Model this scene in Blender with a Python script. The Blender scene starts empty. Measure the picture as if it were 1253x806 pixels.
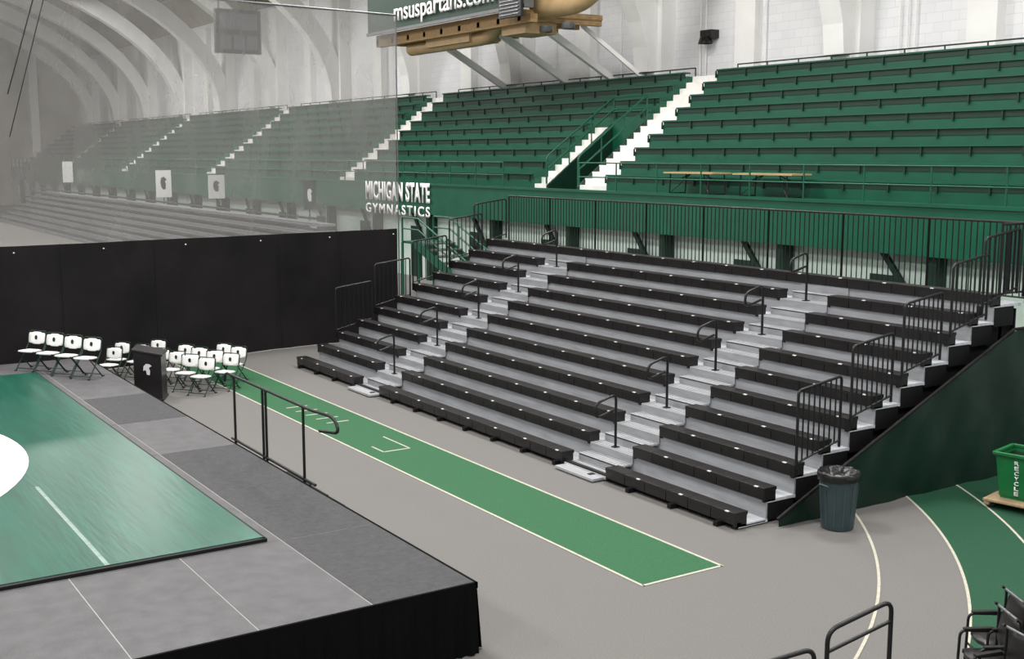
import bpy, math, random
from mathutils import Vector, Matrix
random.seed(4)
SC=bpy.context.scene
SC.view_settings.view_transform='Standard'
SC.view_settings.look='None'

# ------------------------------------------------------------------ materials
def s2l(c):
    return tuple(((x/255.0)/12.92 if x/255.0<=0.04045 else (((x/255.0)+0.055)/1.055)**2.4) for x in c)
def mat(name,rgb,rough=0.6,metal=0.0,var=0.12,scale=8.0,bump=0.0,bscale=60.0,stretch=None,spec=0.5,rgb2=None):
    m=bpy.data.materials.new(name); m.use_nodes=True
    nt=m.node_tree; b=nt.nodes['Principled BSDF']
    c=s2l(rgb)
    tc=nt.nodes.new('ShaderNodeTexCoord'); mp=nt.nodes.new('ShaderNodeMapping')
    nt.links.new(tc.outputs['Object'],mp.inputs['Vector'])
    if stretch: mp.inputs['Scale'].default_value=stretch
    n=nt.nodes.new('ShaderNodeTexNoise'); n.inputs['Scale'].default_value=scale; n.inputs['Detail'].default_value=5
    nt.links.new(mp.outputs['Vector'],n.inputs['Vector'])
    r=nt.nodes.new('ShaderNodeValToRGB')
    r.color_ramp.elements[0].position=0.3; r.color_ramp.elements[1].position=0.7
    c2=s2l(rgb2) if rgb2 else None
    r.color_ramp.elements[0].color=tuple(max(0,x*(1-var)) for x in c)+(1,)
    r.color_ramp.elements[1].color=(c2+(1,)) if c2 else tuple(min(1,x*(1+var)) for x in c)+(1,)
    nt.links.new(n.outputs['Fac'],r.inputs['Fac'])
    nt.links.new(r.outputs['Color'],b.inputs['Base Color'])
    b.inputs['Roughness'].default_value=rough; b.inputs['Metallic'].default_value=metal
    b.inputs['Specular IOR Level'].default_value=spec
    if bump>0:
        n2=nt.nodes.new('ShaderNodeTexNoise'); n2.inputs['Scale'].default_value=bscale; n2.inputs['Detail'].default_value=3
        nt.links.new(mp.outputs['Vector'],n2.inputs['Vector'])
        bp=nt.nodes.new('ShaderNodeBump'); bp.inputs['Strength'].default_value=bump; bp.inputs['Distance'].default_value=0.02
        nt.links.new(n2.outputs['Fac'],bp.inputs['Height']); nt.links.new(bp.outputs['Normal'],b.inputs['Normal'])
    return m

M_floor=mat('rubber_floor',(111,109,107),0.8,var=0.16,scale=60,bump=0.25,bscale=220,spec=0.3)
M_track=mat('green_track',(46,95,63),0.8,var=0.18,scale=40,bump=0.25,bscale=220,spec=0.3)
M_track2=mat('dark_green_track',(28,74,52),0.8,var=0.16,scale=40,bump=0.25,bscale=220,spec=0.3)
M_line=mat('line_paint',(178,175,160),0.7,var=0.12,scale=16)
M_green=mat('stand_green_paint',(4,80,58),0.42,var=0.12,scale=1.5)
M_dgreen=mat('dark_green_paint',(3,44,31),0.5,var=0.15,scale=2)
M_fabric=mat('green_vinyl',(7,34,25),0.42,var=0.3,scale=1.2,bump=0.9,bscale=2.2,spec=0.4)
M_white=mat('white_paint',(246,245,243),0.55,var=0.04,scale=1.0)
M_stepw=mat('white_step_paint',(234,232,228),0.5,var=0.08,scale=3)
M_alu=mat('aluminium_deck',(180,182,186),0.40,metal=0.35,var=0.16,scale=3,stretch=(8,0.6,4))
M_alug=mat('grey_deck',(196,199,204),0.40,metal=0.2,var=0.12,scale=3,stretch=(8,0.6,4))
M_riser=mat('grey_riser',(148,150,154),0.45,metal=0.15,var=0.15,scale=3,stretch=(8,0.6,4))
M_blk=mat('black_plastic',(24,21,22),0.36,var=0.3,scale=5,spec=0.5)
M_blkd=mat('black_underframe',(12,12,13),0.6,var=0.2,scale=5,spec=0.3)
M_rail=mat('black_rail_paint',(18,18,20),0.4,var=0.1,spec=0.4)
M_cloth=mat('black_curtain',(26,24,25),0.8,var=0.4,scale=0.7,bump=0.8,bscale=3,spec=0.2)
M_skirt=mat('black_skirt',(6,6,7),0.9,var=0.2,scale=3,spec=0.1)
M_tan=mat('tan_wood',(168,138,98),0.65,var=0.35,scale=3,stretch=(1,6,6),spec=0.3)
M_duct=mat('cream_duct',(186,158,116),0.5,var=0.12,scale=2)
M_table=mat('table_top',(178,152,112),0.45,var=0.1,scale=3)
M_grn_lt=mat('pale_green_wall',(200,218,208),0.6,var=0.06,scale=1)
M_concrete=mat('beige_concrete',(168,162,150),0.8,var=0.12,scale=0.6)
M_ceil=mat('ceiling_boards',(150,140,122),0.8,var=0.2,scale=1.0,stretch=(0.3,4,1))
M_grey=mat('grey_plastic',(58,74,78),0.5,var=0.1)
M_bag=mat('black_bag',(14,14,16),0.3,var=0.2,bump=0.8,bscale=12)
M_rec=mat('recycle_green',(14,104,54),0.45,var=0.1)
M_ply=mat('plywood',(165,142,112),0.7,var=0.15,stretch=(1,6,1))
M_pad=mat('white_vinyl',(236,236,234),0.4,var=0.03)
M_cgreen=mat('chair_green',(6,44,32),0.35,metal=0.2,var=0.1)
M_bronze=mat('steel_grey',(110,112,114),0.4,metal=0.5,var=0.1)
M_glass=mat('dark_screen',(34,36,40),0.3,var=0.1)
M_panel=mat('screen_panel',(88,92,98),0.4,var=0.1)
M_tag=mat('seat_tag',(205,205,205),0.5,var=0.05)
M_tileD=mat('stage_tile_dark',(52,52,56),0.55,var=0.35,scale=14,bump=0.6,bscale=90)
M_tileL=mat('stage_tile_light',(82,81,84),0.5,var=0.2,scale=5.0,bump=0.4,bscale=120)
M_gap=mat('stage_seam',(150,148,145),0.6,var=0.1)
M_mat=mat('wrestling_mat',(12,84,67),0.28,var=0.22,scale=2.0,stretch=(4,0.4,1),bump=0.14,bscale=4)
M_matw=mat('mat_white',(238,242,240),0.4,var=0.04)
M_matl=mat('mat_line',(128,148,140),0.4,var=0.2,scale=12)
M_brick=mat('brick',(120,70,58),0.8,var=0.2,scale=10)

def wall_mat():
    m=bpy.data.materials.new('painted_brick_wall'); m.use_nodes=True; nt=m.node_tree; b=nt.nodes['Principled BSDF']
    tc=nt.nodes.new('ShaderNodeTexCoord')
    sep=nt.nodes.new('ShaderNodeSeparateXYZ'); nt.links.new(tc.outputs['Object'],sep.inputs[0])
    cmb=nt.nodes.new('ShaderNodeCombineXYZ'); nt.links.new(sep.outputs['Y'],cmb.inputs['X']); nt.links.new(sep.outputs['Z'],cmb.inputs['Y'])
    br=nt.nodes.new('ShaderNodeTexBrick'); nt.links.new(cmb.outputs[0],br.inputs['Vector'])
    br.inputs['Scale'].default_value=1.0; br.inputs['Brick Width'].default_value=0.6; br.inputs['Row Height'].default_value=0.3
    br.inputs['Mortar Size'].default_value=0.01
    br.inputs['Color1'].default_value=s2l((240,240,242))+(1,); br.inputs['Color2'].default_value=s2l((235,235,238))+(1,); br.inputs['Mortar'].default_value=s2l((224,224,227))+(1,)
    nt.links.new(br.outputs['Color'],b.inputs['Base Color']); b.inputs['Roughness'].default_value=0.6
    return m
M_wall=wall_mat()

def mesh_mat():
    m=bpy.data.materials.new('grey_mesh_curtain'); m.use_nodes=True; nt=m.node_tree
    for n in list(nt.nodes): nt.nodes.remove(n)
    out=nt.nodes.new('ShaderNodeOutputMaterial'); mx=nt.nodes.new('ShaderNodeMixShader')
    tr=nt.nodes.new('ShaderNodeBsdfTransparent'); df=nt.nodes.new('ShaderNodeBsdfDiffuse'); tl=nt.nodes.new('ShaderNodeBsdfTranslucent')
    m2=nt.nodes.new('ShaderNodeMixShader'); m2.inputs[0].default_value=0.3
    nt.links.new(df.outputs[0],m2.inputs[1]); nt.links.new(tl.outputs[0],m2.inputs[2])
    tc=nt.nodes.new('ShaderNodeTexCoord'); n=nt.nodes.new('ShaderNodeTexNoise'); n.inputs['Scale'].default_value=0.6; n.inputs['Detail'].default_value=7
    n.inputs['Distortion'].default_value=0.6
    mp=nt.nodes.new('ShaderNodeMapping'); mp.inputs['Rotation'].default_value=(0,0.4,0); mp.inputs['Scale'].default_value=(2.5,1,0.8)
    nt.links.new(tc.outputs['Object'],mp.inputs['Vector']); nt.links.new(mp.outputs[0],n.inputs['Vector'])
    r=nt.nodes.new('ShaderNodeMapRange'); r.inputs['From Min'].default_value=0.3; r.inputs['From Max'].default_value=0.7
    r.inputs['To Min'].default_value=0.42; r.inputs['To Max'].default_value=0.56
    nt.links.new(n.outputs['Fac'],r.inputs['Value']); nt.links.new(r.outputs[0],mx.inputs[0])
    df.inputs['Color'].default_value=s2l((154,152,150))+(1,); tl.inputs['Color'].default_value=s2l((154,152,150))+(1,)
    n2=nt.nodes.new('ShaderNodeTexNoise'); n2.inputs['Scale'].default_value=0.9; n2.inputs['Detail'].default_value=4
    nt.links.new(mp.outputs[0],n2.inputs['Vector'])
    bp=nt.nodes.new('ShaderNodeBump'); bp.inputs['Strength'].default_value=0.9; bp.inputs['Distance'].default_value=0.14
    nt.links.new(n2.outputs['Fac'],bp.inputs['Height']); nt.links.new(bp.outputs['Normal'],df.inputs['Normal'])
    nt.links.new(tr.outputs[0],mx.inputs[1]); nt.links.new(m2.outputs[0],mx.inputs[2]); nt.links.new(mx.outputs[0],out.inputs['Surface'])
    return m
M_mesh=mesh_mat()

# ------------------------------------------------------------------ mesh builder
class MB:
    def __init__(s,name): s.name=name; s.v=[]; s.f=[]; s.mi=[]; s.m=[]; s.sm=[]
    def _m(s,m):
        if m not in s.m: s.m.append(m)
        return s.m.index(m)
    def poly(s,vs,fs,m,smooth=False):
        o=len(s.v); k=s._m(m); s.v+= [tuple(p) for p in vs]
        for f in fs: s.f.append([o+i for i in f]); s.mi.append(k); s.sm.append(smooth)
    def box(s,x0,x1,y0,y1,z0,z1,m):
        vs=[(x,y,z) for x in (x0,x1) for y in (y0,y1) for z in (z0,z1)]
        s.poly(vs,[(0,1,3,2),(4,6,7,5),(0,4,5,1),(2,3,7,6),(0,2,6,4),(1,5,7,3)],m)
    def beam(s,p0,p1,w,h,m):
        p0=Vector(p0);p1=Vector(p1);d=(p1-p0).normalized()
        up=Vector((0,0,1)) if abs(d.z)<0.95 else Vector((1,0,0))
        a=d.cross(up).normalized(); b=a.cross(d).normalized()
        vs=[]
        for p in (p0,p1):
            for sa,sb in ((-1,-1),(1,-1),(1,1),(-1,1)): vs.append(p+a*sa*w/2+b*sb*h/2)
        s.poly(vs,[(3,2,1,0),(4,5,6,7),(0,1,5,4),(1,2,6,5),(2,3,7,6),(3,0,4,7)],m)
    def tube(s,pts,r,m,n=8):
        pts=[Vector(p) for p in pts]; rings=[]; prev=None
        for i,p in enumerate(pts):
            if i==0: d=pts[1]-p
            elif i==len(pts)-1: d=p-pts[i-1]
            else: d=(pts[i+1]-p).normalized()+(p-pts[i-1]).normalized()
            d.normalize()
            if prev is None:
                up=Vector((0,0,1)) if abs(d.z)<0.9 else Vector((1,0,0)); a=d.cross(up).normalized()
            else:
                a=(prev-d*prev.dot(d)).normalized()
            prev=a; b=d.cross(a)
            rings.append([p+a*r*math.cos(2*math.pi*k/n)+b*r*math.sin(2*math.pi*k/n) for k in range(n)])
        vs=[q for R in rings for q in R]; fs=[]
        for i in range(len(rings)-1):
            for k in range(n):
                fs.append((i*n+k,i*n+(k+1)%n,(i+1)*n+(k+1)%n,(i+1)*n+k))
        s.poly(vs,fs,m,True)
        s.poly(rings[0],[tuple(reversed(range(n)))],m); s.poly(rings[-1],[tuple(range(n))],m)
    def lathe(s,c,prof,m,n=28,wob=0):
        vs=[];fs=[]
        for (r,z) in prof:
            for k in range(n):
                rr=r*(1+wob*random.uniform(-1,1)); vs.append((c[0]+rr*math.cos(2*math.pi*k/n),c[1]+rr*math.sin(2*math.pi*k/n),c[2]+z+wob*random.uniform(-.3,.3)))
        for i in range(len(prof)-1):
            for k in range(n): fs.append((i*n+k,i*n+(k+1)%n,(i+1)*n+(k+1)%n,(i+1)*n+k))
        s.poly(vs,fs,m,True)
    def build(s,bevel=0,loc=None,rotz=0,sc=1):
        me=bpy.data.meshes.new(s.name+'_mesh'); me.from_pydata(s.v,[],s.f)
        for m in s.m: me.materials.append(m)
        me.polygons.foreach_set('material_index',s.mi); me.polygons.foreach_set('use_smooth',s.sm); me.update()
        o=bpy.data.objects.new(s.name,me); SC.collection.objects.link(o)
        if bevel:
            b=o.modifiers.new('bevel','BEVEL'); b.width=bevel; b.segments=2; b.limit_method='ANGLE'; b.angle_limit=math.radians(50)
        if loc: o.location=loc
        o.rotation_euler=(0,0,rotz); o.scale=(sc,sc,sc)
        return o
def fillet(pts,r=0.1,n=5):
    pts=[Vector(p) for p in pts]; out=[pts[0]]
    for i in range(1,len(pts)-1):
        p=pts[i]; a=pts[i-1]-p; b=pts[i+1]-p
        ra=min(r,a.length*0.49); rb=min(r,b.length*0.49)
        A=p+a.normalized()*ra; B=p+b.normalized()*rb
        for k in range(n+1):
            t=k/n; out.append(A*(1-t)**2+p*2*t*(1-t)+B*t*t)
    out.append(pts[-1]); return out
def inst(o,name,loc,rotz,sc=1):
    q=bpy.data.objects.new(name,o.data); SC.collection.objects.link(q); q.location=loc; q.rotation_euler=(0,0,rotz); q.scale=(sc,)*3
    for md in o.modifiers:
        b=q.modifiers.new('bevel','BEVEL'); b.width=md.width; b.segments=2; b.limit_method='ANGLE'; b.angle_limit=md.angle_limit
    return q
def text(name,body,parent,mtx,width,height,m,bold=0.02,space=1.0,extr=0.02):
    cu=bpy.data.curves.new(name,'FONT'); cu.body=body; cu.size=1; cu.extrude=0; cu.offset=bold; cu.space_character=space
    o=bpy.data.objects.new(name,cu); SC.collection.objects.link(o)
    bpy.context.view_layer.update()
    dg=bpy.context.evaluated_depsgraph_get(); me=bpy.data.meshes.new_from_object(o.evaluated_get(dg))
    bpy.data.objects.remove(o)
    xs=[v.co.x for v in me.vertices]; ys=[v.co.y for v in me.vertices]
    x0,x1,y0,y1=min(xs),max(xs),min(ys),max(ys)
    for v in me.vertices:
        v.co.x=(v.co.x-x0)/(x1-x0)*width; v.co.y=(v.co.y-y0)/(y1-y0)*height
    me.materials.clear(); me.materials.append(m)
    q=bpy.data.objects.new(name,me); SC.collection.objects.link(q)
    sd=q.modifiers.new('solid','SOLIDIFY'); sd.thickness=extr; sd.offset=0
    q.matrix_world=mtx
    if parent: q.parent=parent
    return q
def M_faceNegX(x,y,z):
    return Matrix(((0,0,-1,x),(-1,0,0,y),(0,1,0,z),(0,0,0,1)))

# ------------------------------------------------------------------ room shell
WX=30.9
b=MB('floor'); b.box(-31,32,-12,131,-0.2,0,M_floor); b.build()
b=MB('wall_right'); b.box(WX,WX+0.4,-12,131,0,15,M_wall)
for k in range(-1,24):
    y=22.05+4.85*k-4.85
    w=0.5 if k%2 else 0.65
    d=0.4 if k%2 else 0.7
    b.box(WX-d,WX+0.02,y-w,y+w,0,14.5,M_white)
for y in (25.2,24.9,24.6,31.0,34.4,34.1,39.2,43.9):
    b.tube([(WX-0.1,y,6),(WX-0.1,y,14)],0.035,M_white)
b.build()
b=MB('wall_left'); b.box(-30.4,-30,-12,131,0,15,M_wall); b.build()
b=MB('wall_end'); b.box(-31,31.6,130,130.4,0,24,M_concrete)
for k in range(-5,6):
    b.box(k*5.2-0.4,k*5.2+0.4,129.6,130.01,0,18,M_white)
b.build()
b=MB('ceiling')
N=30; vs=[];fs=[]
for i in range(N+1):
    x=-31+62.4*i/N; z=14.2+8.5*math.sqrt(max(0,1-(min(x,31)/31.0)**2)); vs+=[(x,-12,z),(x,131,z)]
for i in range(N): fs.append((2*i,2*i+2,2*i+3,2*i+1))
b.poly(vs,fs,M_ceil)
for i in range(1,N):
    x=-31+62*i/N; z=14.0+8.5*math.sqrt(max(0,1-(x/31.0)**2)); b.box(x-0.12,x+0.12,-12,131,z-0.25,z+0.1,M_tan if i%3==0 else M_ceil)
b.build()
for k in range(0,13):
    yc=7.5+9.7*k
    b=MB('roof_arch_rib'); n=40; vs=[];fs=[]
    for i in range(n+1):
        t=math.pi*i/n
        for (a,h) in ((30.75,13.4),(29.75,12.0)):
            for yy in (yc-0.42,yc+0.42): vs.append((a*math.cos(t),yy,8.2+h*math.sin(t)))
    for i in range(n):
        q=4*i;p=q+4
        fs+=[(q,q+1,p+1,p),(q+2,p+2,p+3,q+3),(q,p,p+2,q+2),(q+1,q+3,p+3,p+1)]
    b.poly(vs,fs,M_white)
    b.box(30.05,30.8,yc-0.42,yc+0.42,0,8.2,M_white); b.box(-29.98,-29.3,yc-0.42,yc+0.42,0,8.2,M_white)
    b.build()

# ------------------------------------------------------------------ upper stand
SX=24.2; DX=0.60; Z0=3.77; DZ=0.45; NR=9
TX=SX+DX*NR; TZ=Z0+DZ*NR
aisles=[(32.3+19.3*k) for k in range(-1,5)]
b=MB('upper_grandstand')
b.box(23.0,SX+0.02,6,127,3.55,Z0,M_green)
b.box(22.9,23.05,6,127,2.68,3.86,M_green)
b.box(22.86,23.08,6,127,3.82,3.9,M_green)
b.box(23.5,23.7,6,127,0,3.6,M_grn_lt)
for k in range(25):
    y=8+4.83*k; b.box(23.1,23.5,y-0.12,y+0.12,0,3.6,M_dgreen)
    b.box(23.46,23.52,y+1.2,y+2.1,0,2.1,M_dgreen)
    b.beam((23.3,y+0.1,0.9),(23.3,y+1.6,2.7),0.1,0.14,M_dgreen)
edges=[6]
for a in aisles: edges+=[a-0.8,a+0.8]
edges.append(127)
segs=[(edges[i],edges[i+1]) for i in range(0,len(edges),2)]
VY0,VY1,VS=33.1,35.0,35.75
NV=5
for i in range(NR):
    x0=SX+DX*i; z=Z0+DZ*(i+1)
    for (y0,y1) in segs:
        p0,p1=y0,y1
        if abs(y0-33.1)<0.01 and i<NV: p0=VS
        if p1-p0<0.3: continue
        b.box(x0,TX+0.2,p0,p1,z-DZ-0.02,z,M_green)
        b.box(x0-0.08,x0+0.24,p0+0.05,p1-0.05,z+0.10,z+0.15,M_green)
        b.box(x0-0.02,x0+0.0,p0+0.05,p1-0.05,z-0.06,z+0.10,M_dgreen)
        yy=p0+0.3
        while yy<min(p1,75):
            b.box(x0-0.06,x0-0.02,yy-0.025,yy+0.025,z-0.14,z+0.1,M_dgreen)
            yy+=1.45
def flight(y0,y1,n1):
    for i in range(0,n1*2):
        x0=SX+DX/2*i; z=Z0+DZ/2*(i+1)
        b.box(x0,SX+DX*n1+0.1 if i>n1*2-3 else x0+1.2,y0,y1,z-DZ/2-0.35,z,M_stepw)
for a in aisles: flight(a-0.8,a+0.8,NR)
flight(VY1,VS,NV)
xv=SX+DX*NV; zv=Z0+DZ*NV
for (ya,yb) in ((VY0-0.02,VY0+0.08),(VY1-0.08,VY1+0.02)):
    b.poly([(24.2,ya,2.6),(xv,ya,2.6),(xv,ya,zv+0.2),(24.2,ya,3.95),(24.2,yb,2.6),(xv,yb,2.6),(xv,yb,zv+0.2),(24.2,yb,3.95)],
      [(0,1,2,3),(7,6,5,4),(0,4,5,1),(1,5,6,2),(2,6,7,3),(3,7,4,0)],M_dgreen)
b.box(xv-0.1,xv+0.1,VY0,VY1,2.6,zv+0.2,M_green)
b.box(TX+0.2,30.0,6,127,TZ-0.6,TZ+0.05,M_green)
b.build()
b=MB('grandstand_guard_rail')
def rail_run(x,y0,y1,z,hs,sp,m=M_green,r=0.025):
    for h in hs: b.tube([(x,y0,z+h),(x,y1,z+h)],r,m,6)
    n=max(1,round((y1-y0)/sp))
    for k in range(n+1):
        y=y0+(y1-y0)*k/n; b.tube([(x,y,z),(x,y,z+max(hs))],r,m,6)
rail_run(23.0,6,31.4,3.86,(0.45,0.9),1.9)
rail_run(23.0,36,127,3.86,(0.45,0.9),1.9)
for (y0,y1) in segs:
    rail_run(TX+0.1,y0+0.3,y1-0.3,TZ,(0.34,),1.45,M_dgreen)
for y in (VY0,VY1):
    p=[(24.2,y,4.0),(24.2,y,4.95),(xv,y,zv+1.1),(xv,y,zv+0.2)]
    b.tube(fillet(p,0.15),0.035,M_green,6)
    b.tube([(24.2,y,4.5),(xv,y,zv+0.65)],0.03,M_green,6)
    for t in (0.33,0.66): b.tube([(24.2+(xv-24.2)*t,y,3.95+(zv-3.75)*t),(24.2+(xv-24.2)*t,y,4.95+(zv-3.85)*t)],0.025,M_green,6)
for h in (1.1,0.65): b.tube([(xv,VY0,zv+h),(xv,VY1,zv+h)],0.03,M_green,6)
b.build()

e=bpy.data.objects.new('fascia_team_lettering',None); SC.collection.objects.link(e)
text('line_top','MICHIGAN STATE',e,M_faceNegX(22.82,46.8,3.12),5.7,0.80,M_white,0.035,1.1)
text('line_bottom','GYMNASTICS',e,M_faceNegX(22.82,46.8,2.56),5.7,0.42,M_white,0.02,1.35)

# ------------------------------------------------------------------ website sign + duct platform
LZ=-0.3
b=MB('website_sign_board')
b.box(23.9,24.15,35.9,48.5,10.55+LZ,13.2,M_dgreen)
b.box(23.82,23.9,35.9,48.5,10.5+LZ,10.62+LZ,M_bronze)
b.box(23.82,24.2,35.85,36.0,10.5+LZ,13.2,M_bronze)
sg=b.build()
t=text('lettering','msuspartans.com',None,M_faceNegX(23.8,45.8,10.36),7.9,0.86,M_white,0.01,1.0); t.parent=sg
b=MB('wooden_catwalk')
b.box(24.3,28.0,36.8,48.5,10.05,10.25,M_tan)
for k in range(9): b.box(24.3,28.0,36.85+1.43*k,37.05+1.43*k,9.85,10.05,M_tan)
b.box(24.3,24.6,36.2,48.5,9.75,10.05,M_tan)
b.box(24.6,26.0,41.0,44.5,9.45,9.85,M_duct)
b.box(24.6,26.0,37.0,38.6,9.45,9.9,M_duct)
for y in (38.4,41.45,46.3):
    b.beam((30.0,y,7.9),(26.2,y,9.95),0.22,0.25,M_white)
b.beam((30.0,36.6,7.9),(27.6,37.6,9.95),0.15,0.15,M_white)
b.build()
b=MB('air_duct')
b.tube(fillet([(25.2,37.0,10.4),(25.2,34.8,10.3),(25.3,33.9,10.6),(25.6,33.3,11.4),(26.0,32.9,12.4),(28.6,32.6,13)],0.8,8),0.42,M_duct,16)
b.tube(fillet([(25.0,46.5,9.55),(25.0,40.2,9.55),(25.0,39.2,10.1)],0.7,8),0.28,M_duct,14)
for y in (35.4,36.8,38.4): b.lathe((25.4,y,9.6),[(0.2,-0.12),(0.24,-0.1),(0.24,0.1)],M_bronze,12)
b.build()
b=MB('ventilation_unit'); b.box(23.7,23.84,35.95,37.4,9.9,10.75,M_glass)
for k in range(6): b.box(23.66,23.7,36.05,37.3,9.97+0.12*k,10.02+0.12*k,M_bronze)
b.build(0.02)
b=MB('wall_lamp'); b.box(30.5,WX,33.5,34.1,9.3,9.6,M_blk); b.lathe((30.5,33.8,9.1),[(0.02,0.3),(0.2,0.25),(0.28,0)],M_blk,14)
b.build()

b=MB('folding_table')
b.box(-0.38,0.38,-1.1,1.1,0.70,0.745,M_table); b.box(-0.39,0.39,-1.11,1.11,0.69,0.70,M_blk)
for sy in (-1,1):
    for sx in (-0.3,0.3):
        b.tube([(sx,sy*0.85,0.69),(sx,sy*0.9,0)],0.022,M_blk,6)
    b.tube([(-0.3,sy*0.88,0.12),(0.3,sy*0.88,0.12)],0.018,M_blk,6); b.tube([(0,sy*0.86,0.5),(0,sy*0.3,0.69)],0.016,M_blk,6)
    b.tube([(-0.3,sy*0.88,0.12),(0,sy*0.3,0.68)],0.014,M_blk,6)
T=b.build(loc=(23.62,23.4,Z0),rotz=0.02); inst(T,'folding_table.001',(23.62,26.4,Z0),-0.03)

# ------------------------------------------------------------------ retractable bleachers
X0=10.9; PX=0.533; ZB=0.24; PZ=0.262; YR=11.25; YL=26.2
secs=[(11.25,14.1),(15.25,21.85),(23.05,26.2)]
b=MB('retractable_bleachers')
for i in range(11):
    x=X0+PX*i; z=ZB+PZ*i; d=z-0.17
    xe=x+PX+0.06 if i<10 else x+0.75
    b.box(x+0.04,xe,YR,YL,d-0.05,d,M_alug)
    b.box(x+0.02,x+0.05,YR,YL,max(0.02,d-PZ),d-0.0,M_riser if i else M_blkd)
    sl=secs if i<10 else [(YR,YL)]
    for (y0,y1) in sl:
        n=max(1,round((y1-y0)/0.475)); w=(y1-y0)/n
        for k in range(n):
            b.box(x-0.03,x+0.22,y0+k*w+0.003,y0+(k+1)*w-0.003,z-0.05,z,M_blk)
            b.box(x-0.022,x+0.17,y0+k*w+0.006,y0+(k+1)*w-0.006,z-0.17,z-0.045,M_blk)
        for k in range(0,n,2): b.box(x-0.033,x-0.0,y0+k*w+0.12,y0+k*w+0.19,z-0.012,z+0.002,M_tag)
        for y in (y0+0.02,y1-0.02): b.box(x-0.02,x+0.2,y-0.02,y+0.02,z-0.2,z-0.04,M_blk)
    for y in (YR+0.03,YL-0.03): b.box(x+0.05,x+0.55,y-0.03,y+0.03,max(0.05,d-0.35),d-0.04,M_blkd)
for (y0,y1) in ((14.12,15.23),(21.87,23.03)):
    for i in range(0,11):
        x=X0+PX*i; d=ZB+PZ*i-0.17
        if i<10: b.box(x+0.0,x+PX+0.02,y0,y1,d-0.04,d+0.006,M_alu)
        if 0<i<11:
            b.box(x-0.25,x+0.0,y0+0.02,y1-0.02,d-PZ/2-0.03,d-PZ/2,M_alu)
            b.box(x-0.25,x-0.23,y0+0.02,y1-0.02,d-PZ,d-PZ/2-0.01,M_riser)
            b.box(x-0.005,x+0.01,y0,y1,d-PZ/2,d,M_riser)
            for g in range(3): b.box(x-0.21+g*0.07,x-0.20+g*0.07,y0+0.02,y1-0.02,d-PZ/2,d-PZ/2+0.004,M_bronze)
    b.box(X0-0.22,X0,y0+0.05,y1-0.05,0.02,0.06,M_alu)
    for i in range(0,10):
        x=X0+PX*i; d=ZB+PZ*i-0.17
        for g in range(4): b.box(x+0.03+g*0.07,x+0.04+g*0.07,y0+0.02,y1-0.02,d+0.004,d+0.010,M_bronze)
b.box(X0+0.02,X0+0.10,YR,YL,0.03,0.1,M_blkd)
for k in range(16):
    y=YR+0.3+k*0.96; b.box(X0-0.1,X0+0.3,y-0.04,y+0.04,0.0,0.07,M_blkd)
for k in range(9):
    y=YR+0.1+k*1.84
    b.box(16.5,16.58,y-0.04,y+0.04,0,2.6,M_blkd); b.beam((11.6,y,0.0),(16.5,y,2.3),0.05,0.05,M_blkd)
    for i in range(2,10): b.box(X0+PX*i+0.1,X0+PX*i+0.16,y-0.03,y+0.03,0,ZB+PZ*i-0.2,M_blkd)
# closed black side sheeting under the row ends and at the back
for y in (YR+0.06,YL-0.08):
    for i in range(1,11):
        x=X0+PX*i; d=ZB+PZ*i-0.17; b.box(x+0.04,x+PX+0.05,y,y+0.02,0.02,d-0.05,M_blkd)
b.box(16.82,16.85,YR,YL,0.02,2.6,M_blkd)
b.build(0.006)
b=MB('bleacher_side_panel')
nu,nv=60,14; vs=[];fs=[]
for i in range(nu+1):
    x=11.5+(16.95-11.5)*i/nu; top=0.12+(x-11.5)/(16.5-11.5)*2.18; top=min(top,2.3)
    for j in range(nv+1):
        z=top*j/nv
        vs.append((x,11.03+0.018*math.sin(x*5+z*2.1)+0.012*math.sin(x*9-z*5),z))
for i in range(nu):
    for j in range(nv):
        q=i*(nv+1)+j; fs.append((q,q+nv+1,q+nv+2,q+1))
b.poly(vs,fs,M_fabric,True)
b.tube([(11.45,11.03,0.12),(16.5,11.03,2.32),(16.97,11.03,2.32)],0.025,M_blkd,6)
b.box(16.93,16.98,11.0,11.1,0,2.35,M_green)
b.build()

def picket_panel(bb,p0,p1,h,sp=0.11,r=0.011,drop=0.08,posts=True):
    p0=Vector(p0);p1=Vector(p1);L=(Vector((p1.x,p1.y,0))-Vector((p0.x,p0.y,0))).length
    n=max(2,round(L/sp)); u=Vector((0,0,1))
    bb.tube([p0+u*h,p1+u*h],0.022,M_rail,8); bb.tube([p0+u*drop,p1+u*drop],0.016,M_rail,6)
    for k in range(1,n):
        q=p0.lerp(p1,k/n); bb.tube([q+u*drop,q+u*h],r,M_rail,5)
    if posts:
        bb.tube([p0,p0+u*h],0.022,M_rail,8); bb.tube([p1,p1+u*h],0.022,M_rail,8)
b=MB('bleacher_back_railing')
zt=ZB+PZ*10-0.17
for k in range(8):
    ya=YR-0.1+(YL-YR+0.1)*k/8; yb=YR-0.1+(YL-YR+0.1)*(k+1)/8
    picket_panel(b,(16.92,ya,zt),(16.92,yb,zt),1.26,0.115)
picket_panel(b,(16.3,YR-0.05,zt+0.1),(16.92,YR-0.05,zt+0.1),1.16)
b.build()
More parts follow.
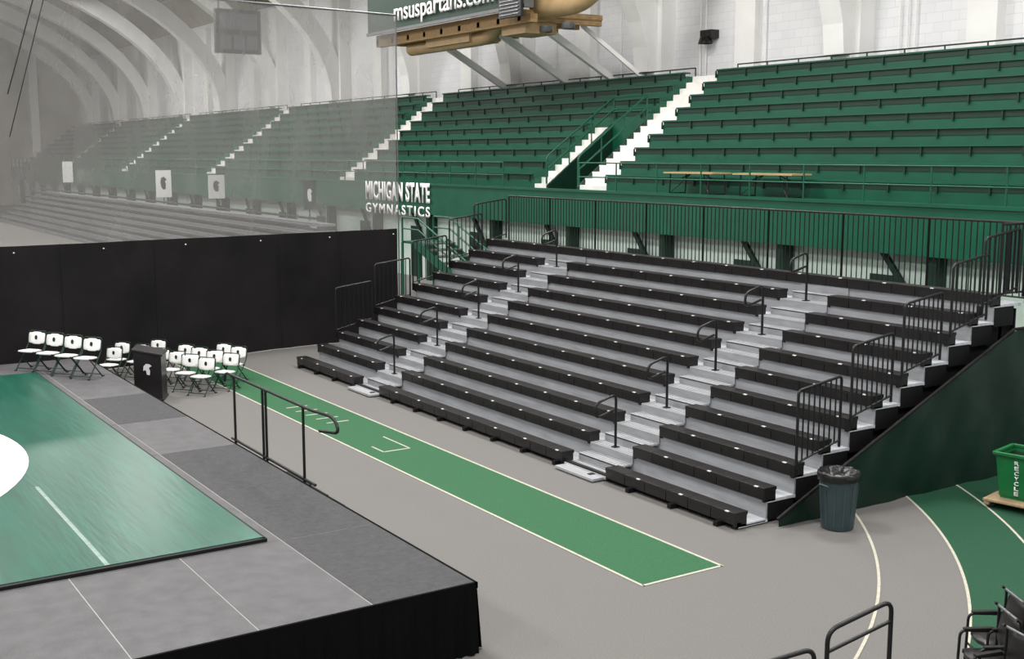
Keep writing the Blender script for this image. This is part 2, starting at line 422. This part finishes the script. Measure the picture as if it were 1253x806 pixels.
for (Y,n0,nm) in ((YR-0.06,5,'r'),(YL+0.06,5,'l')):
    for j in range(n0):
        i=2+2*j if j<4 else 9.4
        b=MB('bleacher_end_railing'); x=X0+PX*i-0.02; z=ZB+PZ*i
        ln=0.85 if nm=='r' else 0.98; zb=z-0.05
        P=[(x,Y,zb),(x,Y,zb+1.1),(x+ln,Y,zb+1.22),(x+ln,Y,zb+0.2)]
        b.tube(fillet(P,0.07,4),0.021,M_rail,8); b.tube([(x,Y,zb+0.08),(x+ln,Y,zb+0.3)],0.016,M_rail,6)
        for k in range(1,8):
            t=k/8; b.tube([(x+ln*t,Y,zb+0.08+0.22*t),(x+ln*t,Y,zb+1.1+0.12*t)],0.013,M_rail,5)
        s=1 if nm=='r' else -1
        b.box(x-0.03,x+0.03,min(Y,Y+0.08*s),max(Y,Y+0.08*s),zb-0.12,zb+0.05,M_rail)
        b.build()
for yc in (14.72,22.45):
    for j in range(5):
        i=1+2*j
        x=X0+PX*i+0.12; d=ZB+PZ*i-0.17
        b=MB('aisle_handrail')
        top=d+0.88
        P=[(x,yc,d),(x,yc,top),(x-0.42,yc,top-0.12),(x-0.42,yc,top-0.36),(x-0.05,yc,top-0.26)]
        b.tube(fillet(P,0.12,6),0.022,M_rail,8)
        b.box(x-0.05,x+0.05,yc-0.05,yc+0.05,d-0.0,d+0.02,M_rail)
        b.build()

# ------------------------------------------------------------------ floor markings
b=MB('runway_strip'); b.box(8.53,9.78,10.32,28.4,0.0,0.004,M_track)
w=0.04
for x in (8.53,9.78): b.box(x-w/2,x+w/2,10.32-w/2,28.4,0.003,0.007,M_line)
b.box(8.53,9.78,10.32-w/2,10.32+w/2,0.003,0.007,M_line)
for k in range(5):
    y=20.2+0.42*k; b.box(8.95-0.03*k,9.4-0.03*k,y-0.022,y+0.022,0.003,0.007,M_line)
b.box(8.86,9.36,17.63,17.67,0.003,0.007,M_line); b.box(9.34,9.37,17.65,18.65,0.003,0.007,M_line); b.box(8.84,8.87,17.65,18.1,0.003,0.007,M_line)
b.build()
b=MB('track_lanes')
def ann(r0,r1,z,m,a0=-85,a1=2,n=90,c=(3.3,18.0)):
    vs=[];fs=[]
    for i in range(n+1):
        a=math.radians(a0+(a1-a0)*i/n)
        for r in (r0,r1): vs.append((c[0]+r*math.cos(a),c[1]+r*math.sin(a),z))
    for i in range(n): fs.append((2*i,2*i+1,2*i+3,2*i+2))
    b.poly(vs,fs,m)
ann(12.9,19.0,0.003,M_track2)
for r in (11.9,12.88,13.87,14.86): ann(r-0.018,r+0.018,0.006,M_line)
b.build()

# ------------------------------------------------------------------ stage
EX=5.92; FY=9.8; SH=0.74; TW=1.14; TL=2.29
b=MB('stage_platform')
nx=13; ny=7
BY=FY+TL*ny; LX=EX-TW*nx
b.box(LX,EX,FY,BY,0.05,SH-0.02,M_skirt)
b.box(LX,EX,FY,BY,SH-0.022,SH-0.003,M_gap)
for i in range(nx):
    for j in range(ny):
        m=M_tileD if i==0 and j in (0,1,2,4) else M_tileL
        b.box(EX-TW*(i+1)+0.007,EX-TW*i-0.007,FY+TL*j+0.007,FY+TL*(j+1)-0.007,SH-0.02,SH,m)
b.box(EX-0.01,EX+0.02,FY-0.02,BY,SH-0.06,SH+0.002,M_skirt)
b.box(LX,EX+0.02,FY-0.02,FY+0.01,SH-0.06,SH+0.002,M_skirt)
def pleat(p0,p1,nrm,n):
    p0=Vector(p0);p1=Vector(p1);nrm=Vector(nrm);vs=[];fs=[]
    for k in range(n+1):
        q=p0.lerp(p1,k/n); a=0.02+0.035*(math.sin(k*1.9)*0.6+math.sin(k*0.77)*0.4)
        vs+= [q+nrm*0.02+Vector((0,0,SH-0.03)), q+nrm*(0.05+a)+Vector((0,0,0.01))]
    for k in range(n): fs.append((2*k,2*k+1,2*k+3,2*k+2))
    b.poly(vs,fs,M_skirt,True)
pleat((LX,FY,0),(EX,FY,0),(0,-1,0),420); pleat((EX,FY,0),(EX,BY,0),(1,0,0),440)
b.build()
b=MB('wrestling_mat')
b.box(-7.6,4.60,12.2,24.3,SH,SH+0.045,M_mat)
for x in (-7.64,4.58): b.box(x,x+0.05,12.16,24.34,SH,SH+0.038,M_blkd)
b.box(-7.6,4.63,12.14,12.2,SH,SH+0.038,M_blkd)
b.box(2.88,2.93,12.2,15.7,SH+0.045,SH+0.047,M_matl)
n=96; vs=[(-1.53,18,SH+0.048)]+[(-1.53+4.7*math.cos(2*math.pi*k/n),18+4.7*math.sin(2*math.pi*k/n),SH+0.048) for k in range(n)]
b.poly(vs,[(0,k+1,(k+1)%n+1) for k in range(n)],M_matw)
b.build()
b=MB('stage_stair_handrail')
xx=EX+0.06
P=[(xx,17.25,SH+0.86),(xx,17.2,SH+1.0),(xx,14.0,SH+1.0),(xx+0.15,13.6,SH+0.96),(xx+0.15,13.45,SH+0.78),(xx+0.1,13.95,SH+0.72)]
b.tube(fillet(P,0.12,5),0.022,M_rail,8)
for y in (16.85,15.7,15.58,14.25):
    b.tube([(xx,y,SH-0.1),(xx,y,SH+1.0)],0.02,M_rail,8)
b.tube([(xx,17.0,SH+0.02),(xx,13.9,SH+0.02)],0.02,M_rail,8)
b.build()
b=MB('stage_steps')
for k in range(3): b.box(EX+0.08,EX+0.3+0.25*(2-k),14.6,15.4,0.0,0.19*(k+1),M_blkd)
b.build()

b=MB('podium')
b.poly([(-0.26,-0.3,0.04),(0.26,-0.3,0.04),(0.26,0.3,0.04),(-0.26,0.3,0.04),(-0.26,-0.3,1.0),(0.26,-0.3,0.9),(0.26,0.3,0.9),(-0.26,0.3,1.0)],
  [(3,2,1,0),(4,5,6,7),(0,1,5,4),(1,2,6,5),(2,3,7,6),(3,0,4,7)],M_blk)
b.poly([(-0.29,-0.33,1.0),(0.29,-0.33,0.88),(0.29,0.33,0.88),(-0.29,0.33,1.0),(-0.29,-0.33,1.04),(0.29,-0.33,0.92),(0.29,0.33,0.92),(-0.29,0.33,1.04)],
  [(3,2,1,0),(4,5,6,7),(0,1,5,4),(1,2,6,5),(2,3,7,6),(3,0,4,7)],M_blk)
b.box(-0.28,0.28,-0.32,0.32,0,0.05,M_blk)
crest=[(-0.02,0.62),(0.05,0.60),(0.06,0.70),(0.03,0.76),(0.10,0.80),(0.05,0.84),(-0.03,0.85),(-0.09,0.80),(-0.10,0.70),(-0.05,0.72),(-0.03,0.68)]
b.poly([(x*0.8,-0.305,z*0.9-0.02) for x,z in crest],[tuple(range(len(crest)))],M_tag)
b.build(0.008,loc=(6.85,24.3,0),rotz=-0.45,sc=1.06)

b=MB('folding_chair')
def padbox(cx,cy,cz,lx,ly,lz,tilt,m):
    c,s=math.cos(tilt),math.sin(tilt); vs=[]
    N=6
    for a in (-1,1):
        for i in range(N+1):
            for j in range(N+1):
                u=-1+2*i/N; v=-1+2*j/N
                k=1-0.35*max(0,abs(u)-0.6)*(abs(v)>0.6)
                th=lz/2*(1-0.5*max(abs(u),abs(v))**6)
                x=u*lx/2*k; y=v*ly/2*k; z=a*th
                vs.append((cx+x*c-z*s, cy+y, cz+x*s+z*c))
    fs=[];W=N+1;o=W*W
    for i in range(N):
        for j in range(N):
            q=i*W+j; fs.append((q,q+1,q+W+1,q+W)); q+=o; fs.append((q,q+W,q+W+1,q+1))
    for i in range(N):
        fs+= [(i*W,i*W+W,i*W+W+o,i*W+o),(i*W+N,i*W+N+o,i*W+W+N+o,i*W+W+N),(i,i+o,i+1+o,i+1),(N*W+i,N*W+i+1,N*W+i+1+o,N*W+i+o)]
    b.poly(vs,fs,m,True)
padbox(0.02,0,0.44,0.40,0.42,0.06,0.05,M_pad)
padbox(-0.235,0,0.70,0.28,0.44,0.05,math.radians(100),M_pad)
for sy in (-1,1):
    y=0.235*sy
    b.tube(fillet([(-0.27,y,0.84),(-0.22,y,0.55),(0.24,y,0.0)],0.1,4),0.014,M_cgreen,8)
    b.tube([(0.17,y*0.93,0.44),(-0.25,y*0.93,0.0)],0.013,M_cgreen,8)
    b.box(-0.3,-0.22,y*0.93-0.015,y*0.93+0.015,0,0.02,M_blk); b.box(0.21,0.27,y-0.015,y+0.015,0,0.02,M_blk)
b.tube(fillet([(-0.27,-0.235,0.82),(-0.28,-0.2,0.86),(-0.28,0.2,0.86),(-0.27,0.235,0.82)],0.04,4),0.011,M_cgreen,8)
b.tube([(0.19,-0.23,0.06),(0.19,0.23,0.06)],0.01,M_cgreen,6); b.tube([(-0.2,-0.22,0.055),(-0.2,0.22,0.055)],0.01,M_cgreen,6)
b.tube([(-0.17,-0.22,0.4),(-0.17,0.22,0.4)],0.01,M_cgreen,6)
crest=[(-0.02,-0.05),(0.03,-0.05),(0.035,0.02),(0.0,0.05),(-0.035,0.03),(-0.04,-0.015)]
b.poly([(-0.205-0.17*(0.02+v)*1.0+0.004,u,0.72+v) for u,v in crest],[tuple(range(len(crest)))],M_cgreen)
base_ang=math.atan2(-0.62,-0.78); CS=0.88
ch=b.build(loc=(4.65,24.9,SH),rotz=base_ang,sc=CS)
for k in range(1,4): inst(ch,'folding_chair.001',(4.65+0.24*k,24.9-0.5*k,SH),base_ang+0.05*random.uniform(-1,1),CS)
for r in range(3):
    for k in range(4):
        if (r,k) in ((2,3),(2,0)): continue
        x=7.45+0.62*r+0.14*k; y=26.3-0.58*k+0.25*r
        inst(ch,'folding_chair.001',(x,y-0.4,0),base_ang+0.12*random.uniform(-1,1),CS)
for p in ((6.95,27.3),(7.25,26.75),(6.6,26.65),(7.75,27.2)): inst(ch,'folding_chair.001',(p[0],p[1],0),base_ang,CS)

# ------------------------------------------------------------------ divider curtain
CY=lambda x: 29.2-0.11*(15.2-x)
def cloth(bb,x0,x1,z0,z1,m,nx,nz,amp,ph=0):
    vs=[];fs=[]
    for i in range(nx+1):
        for j in range(nz+1):
            x=x0+(x1-x0)*i/nx; z=z0+(z1-z0)*j/nz
            o=amp*(math.sin(x*1.7+ph)+0.6*math.sin(x*4.1+z*0.6+ph)+0.4*math.sin(x*2.3-z*1.5)+0.25*math.sin(x*9.0+z))
            vs.append((x,CY(x)+o,z))
    for i in range(nx):
        for j in range(nz):
            q=i*(nz+1)+j; fs.append((q,q+nz+1,q+nz+2,q+1))
    bb.poly(vs,fs,m,True)
b=MB('divider_curtain')
cloth(b,-10,15.2,0.02,3.0,M_cloth,240,12,0.04)
cloth(b,-10,15.2,3.0,8.72,M_mesh,240,20,0.04)
b.tube([(-10,CY(-10),8.74),(15.2,29.2,8.74)],0.03,M_bronze,6)
b.tube([(15.22,29.2,0.0),(15.22,29.2,8.74)],0.018,M_bronze,6)
for k in range(13):
    x=15.0-2*k
    b.lathe((x,CY(x)-0.09,2.85),[(0.0,0.03),(0.02,0.02),(0.02,0.0)],M_tag,8)
for x in (13.3,11.5,8.2,6.0): b.tube([(x,CY(x)-0.1,0.1),(x,CY(x)-0.1,2.98)],0.008,M_blkd,5)
b.build()
b=MB('curtain_hoist_cable')
b.tube([(5.0,27.6,6.3),(5.9,27.6,9.2),(6.6,27.6,12.5)],0.015,M_rail,6)
b.tube([(5.0,27.65,5.4),(6.1,27.65,9.2),(6.9,27.65,12.5)],0.012,M_rail,6)
b.build()

# ------------------------------------------------------------------ beyond the curtain
b=MB('distant_bleachers')
for i in range(8):
    x=16.5+0.5*i; b.box(x,x+0.3,46,100,0.3*i+0.25,0.3*i+0.32,M_blk); b.box(x+0.1,21,46,100,0.3*i-0.05,0.3*i+0.05,M_riser)
b.build()
def banner(x,y,z,w,h,bg,fg):
    b=MB('hanging_banner'); b.box(x-w/2,x+w/2,y,y+0.03,z-h/2,z+h/2,bg)
    P=[(-0.1,-0.3),(0.15,-0.3),(0.2,0.0),(0.1,0.1),(0.28,0.2),(0.05,0.34),(-0.2,0.3),(-0.3,0.1),(-0.25,-0.15)]
    if fg: b.poly([(x+u*w*0.7,y-0.01,z+v*h*0.7) for u,v in P],[tuple(range(len(P)))],fg)
    b.tube([(x-w/2-0.05,y,z+h/2),(x+w/2+0.05,y,z+h/2)],0.03,M_rail,6); b.tube([(x,y+0.05,0),(x,y+0.05,z+h/2)],0.03,M_rail,6); b.build()
banner(21.9,73,3.3,0.95,1.7,M_pad,M_cgreen); banner(21.6,62.5,3.35,0.9,1.3,M_pad,M_bronze)
banner(21.8,50.5,3.2,0.6,1.3,M_dgreen,M_pad); banner(22.3,100,3.7,0.8,1.7,M_pad,None)
b=MB('hanging_scoreboard')
b.box(21.0,23.4,60,60.3,10.2,12.4,M_glass)
for x in (21.5,22.2,22.9): b.box(x-0.3,x+0.3,59.95,60,10.4,11.1,M_panel)
b.box(21.2,23.2,59.95,60,11.4,12.2,M_panel)
for x in (21.2,23.2): b.tube([(x,60.1,12.4),(x,60.1,18.5)],0.03,M_rail,6)
b.build()

b=MB('service_stair')
sx0,sx1=20.0,21.2; yb0,yt=32.4,36.8
for k in range(9):
    y=yb0+(yt-yb0)*k/9; z=0.2+1.75*(k+1)/9
    b.box(sx0,sx1,y,y+0.52,z-0.05,z,M_bronze)
for x in (sx0-0.04,sx1+0.04):
    b.beam((x,yb0-0.3,0.1),(x,yt+0.2,1.9),0.08,0.3,M_green)
    b.tube(fillet([(x,yb0,0.2),(x,yb0,1.1),(x,yt,2.8),(x,yt+1.2,2.8),(x,yt+1.2,1.9)],0.1),0.035,M_green,6)
    b.tube([(x,yb0,0.7),(x,yt,2.4),(x,yt+1.2,2.4)],0.03,M_green,6)
    for k in range(1,6): b.tube([(x,yb0+0.75*k,0.2+0.29*k),(x,yb0+0.75*k,1.1+0.29*k)],0.025,M_green,6)
    for zz,yy in ((1.9,yt),(1.9,yt+1.2),(0.9,34.3)): b.tube([(x,yy,0),(x,yy,zz)],0.05,M_green,6)
b.box(sx0,sx1,yt,yt+1.2,1.87,1.95,M_green)
b.build()
b=MB('brick_planter')
b.box(22.45,22.8,14.4,15.9,0,1.2,M_brick); b.box(22.4,22.85,14.35,15.95,1.2,1.28,M_grn_lt); b.build(0.02)

# ------------------------------------------------------------------ bins
b=MB('trash_can')
b.lathe((0,0,0),[(0,0.02),(0.20,0.0),(0.215,0.02),(0.255,0.66),(0.262,0.67),(0.275,0.68),(0.28,0.74),(0.27,0.76),(0.25,0.76),(0.24,0.5)],M_grey,36)
for a in range(12):
    t=a*math.pi/6; b.beam((0.213*math.cos(t),0.213*math.sin(t),0.05),(0.256*math.cos(t),0.256*math.sin(t),0.62),0.012,0.012,M_grey)
for s in (-1,1): b.tube(fillet([(s*0.26,-0.07,0.60),(s*0.31,-0.07,0.64),(s*0.31,0.07,0.64),(s*0.26,0.07,0.60)],0.03),0.014,M_grey,6)
b.lathe((0,0,0),[(0.286,0.68),(0.292,0.72),(0.288,0.775),(0.27,0.80),(0.24,0.78),(0.2,0.70),(0.0,0.62)],M_bag,36,0.03)
b.build(loc=(12.15,10.6,0))
b=MB('recycling_bin')
vs=[]
for (h,z) in ((0.25,0.17),(0.31,0.80)):
    for sx,sy in ((-1,-1),(1,-1),(1,1),(-1,1)): vs.append((sx*h,sy*h,z))
b.poly(vs,[(3,2,1,0),(0,1,5,4),(1,2,6,5),(2,3,7,6),(3,0,4,7)],M_rec)
for s in (-1,1):
    b.box(-0.34,0.34,s*0.32-0.025,s*0.32+0.025,0.77,0.82,M_rec); b.box(s*0.32-0.025,s*0.32+0.025,-0.34,0.34,0.77,0.82,M_rec)
b.box(-0.3,0.3,-0.3,0.3,0.70,0.72,M_bag)
b.box(-0.24,0.24,-0.24,0.24,0.13,0.18,M_rec)
b.box(-0.45,0.45,-0.4,0.4,0.1,0.14,M_ply)
b.box(-0.44,0.44,-0.39,-0.31,0.05,0.1,M_ply); b.box(-0.44,0.44,0.31,0.39,0.05,0.1,M_ply)
for sx in (-0.35,0.35):
    for sy in (-0.3,0.3): b.tube([(sx-0.02,sy,0.035),(sx+0.02,sy,0.035)],0.035,M_blk,12)
rb=b.build(0.01,loc=(15.15,9.82,0),rotz=math.radians(12))
for k,chh in enumerate('RECYCLE'):
    t=text('letter_%d'%(k+1),chh,None,Matrix.Identity(4),0.06,0.055,M_pad,0.01); t.parent=rb
    z=0.66-0.075*k; xo=-(0.25+0.06*(z-0.17)/0.63)-0.012
    t.matrix_local=Matrix(((0,0,-1,xo),(-1,0,0,0.03),(0,1,0,z),(0,0,0,1)))

# ------------------------------------------------------------------ foreground rail and chairs
b=MB('tubular_barrier')
def loopr(c,d,L,z1,z2):
    c=Vector(c);d=Vector(d).normalized();u=Vector((0,0,1))
    b.tube(fillet([c,c+u*z1,c+d*L+u*z2,c+d*L],0.12,6),0.022,M_rail,8)
    b.tube([c+u*(z1-0.2),c+d*L+u*(z2-0.2)],0.018,M_rail,8)
loopr((7.88,6.93,0),(0.86,-0.1,0),0.75,0.78,0.94)
loopr((6.93,6.88,0),(0.9,-0.2,0),0.6,0.70,0.77)
b.build()
b=MB('black_armchair')
padbox(0.0,0,0.45,0.46,0.46,0.09,0.04,M_blk)
padbox(-0.26,0,0.76,0.42,0.46,0.08,math.radians(98),M_blk)
for sy in (-1,1):
    y=0.27*sy
    b.tube(fillet([(-0.24,y,0.0),(-0.26,y,0.98),(-0.2,y,1.02)],0.06),0.018,M_rail,8)
    b.tube(fillet([(-0.26,y,0.66),(0.2,y,0.68),(0.22,y,0.0)],0.08),0.018,M_rail,8)
    b.box(-0.2,0.16,y-0.03,y+0.03,0.68,0.71,M_blk)
b.tube([(-0.24,-0.27,0.99),(-0.24,0.27,0.99)],0.018,M_bronze,8); b.tube([(0.2,-0.27,0.3),(0.2,0.27,0.3)],0.014,M_rail,8)
ac=b.build(0.004,loc=(9.42,6.38,0),rotz=math.radians(150),sc=0.8)
inst(ac,'black_armchair.001',(9.05,5.95,0),math.radians(165),0.8); inst(ac,'black_armchair.002',(9.85,6.6,0),math.radians(150),0.8)

# ------------------------------------------------------------------ lights
def area(x,y,z,sz,p,col=(1,0.98,0.95)):
    l=bpy.data.lights.new('gym_ceiling_lamp','AREA'); l.size=sz; l.energy=p; l.color=col
    o=bpy.data.objects.new('gym_ceiling_lamp',l); SC.collection.objects.link(o); o.location=(x,y,z)
for y in (2,16,30,46,66,90):
    for x in (-12,4,18): area(x,y,16.5,4,1850 if y<60 else 2700)
w=bpy.data.worlds.new('world'); SC.world=w; w.use_nodes=True
w.node_tree.nodes['Background'].inputs[0].default_value=(0.95,0.97,1,1); w.node_tree.nodes['Background'].inputs[1].default_value=0.8

# ------------------------------------------------------------------ camera
cd=bpy.data.cameras.new('camera'); cam=bpy.data.objects.new('camera',cd); SC.collection.objects.link(cam)
cam.location=(0,0,5.0); cam.rotation_euler=(math.radians(90-8.37),0,math.radians(-33.0))
cd.sensor_width=36; cd.lens=1447/1253*36; cd.clip_end=400
SC.camera=cam
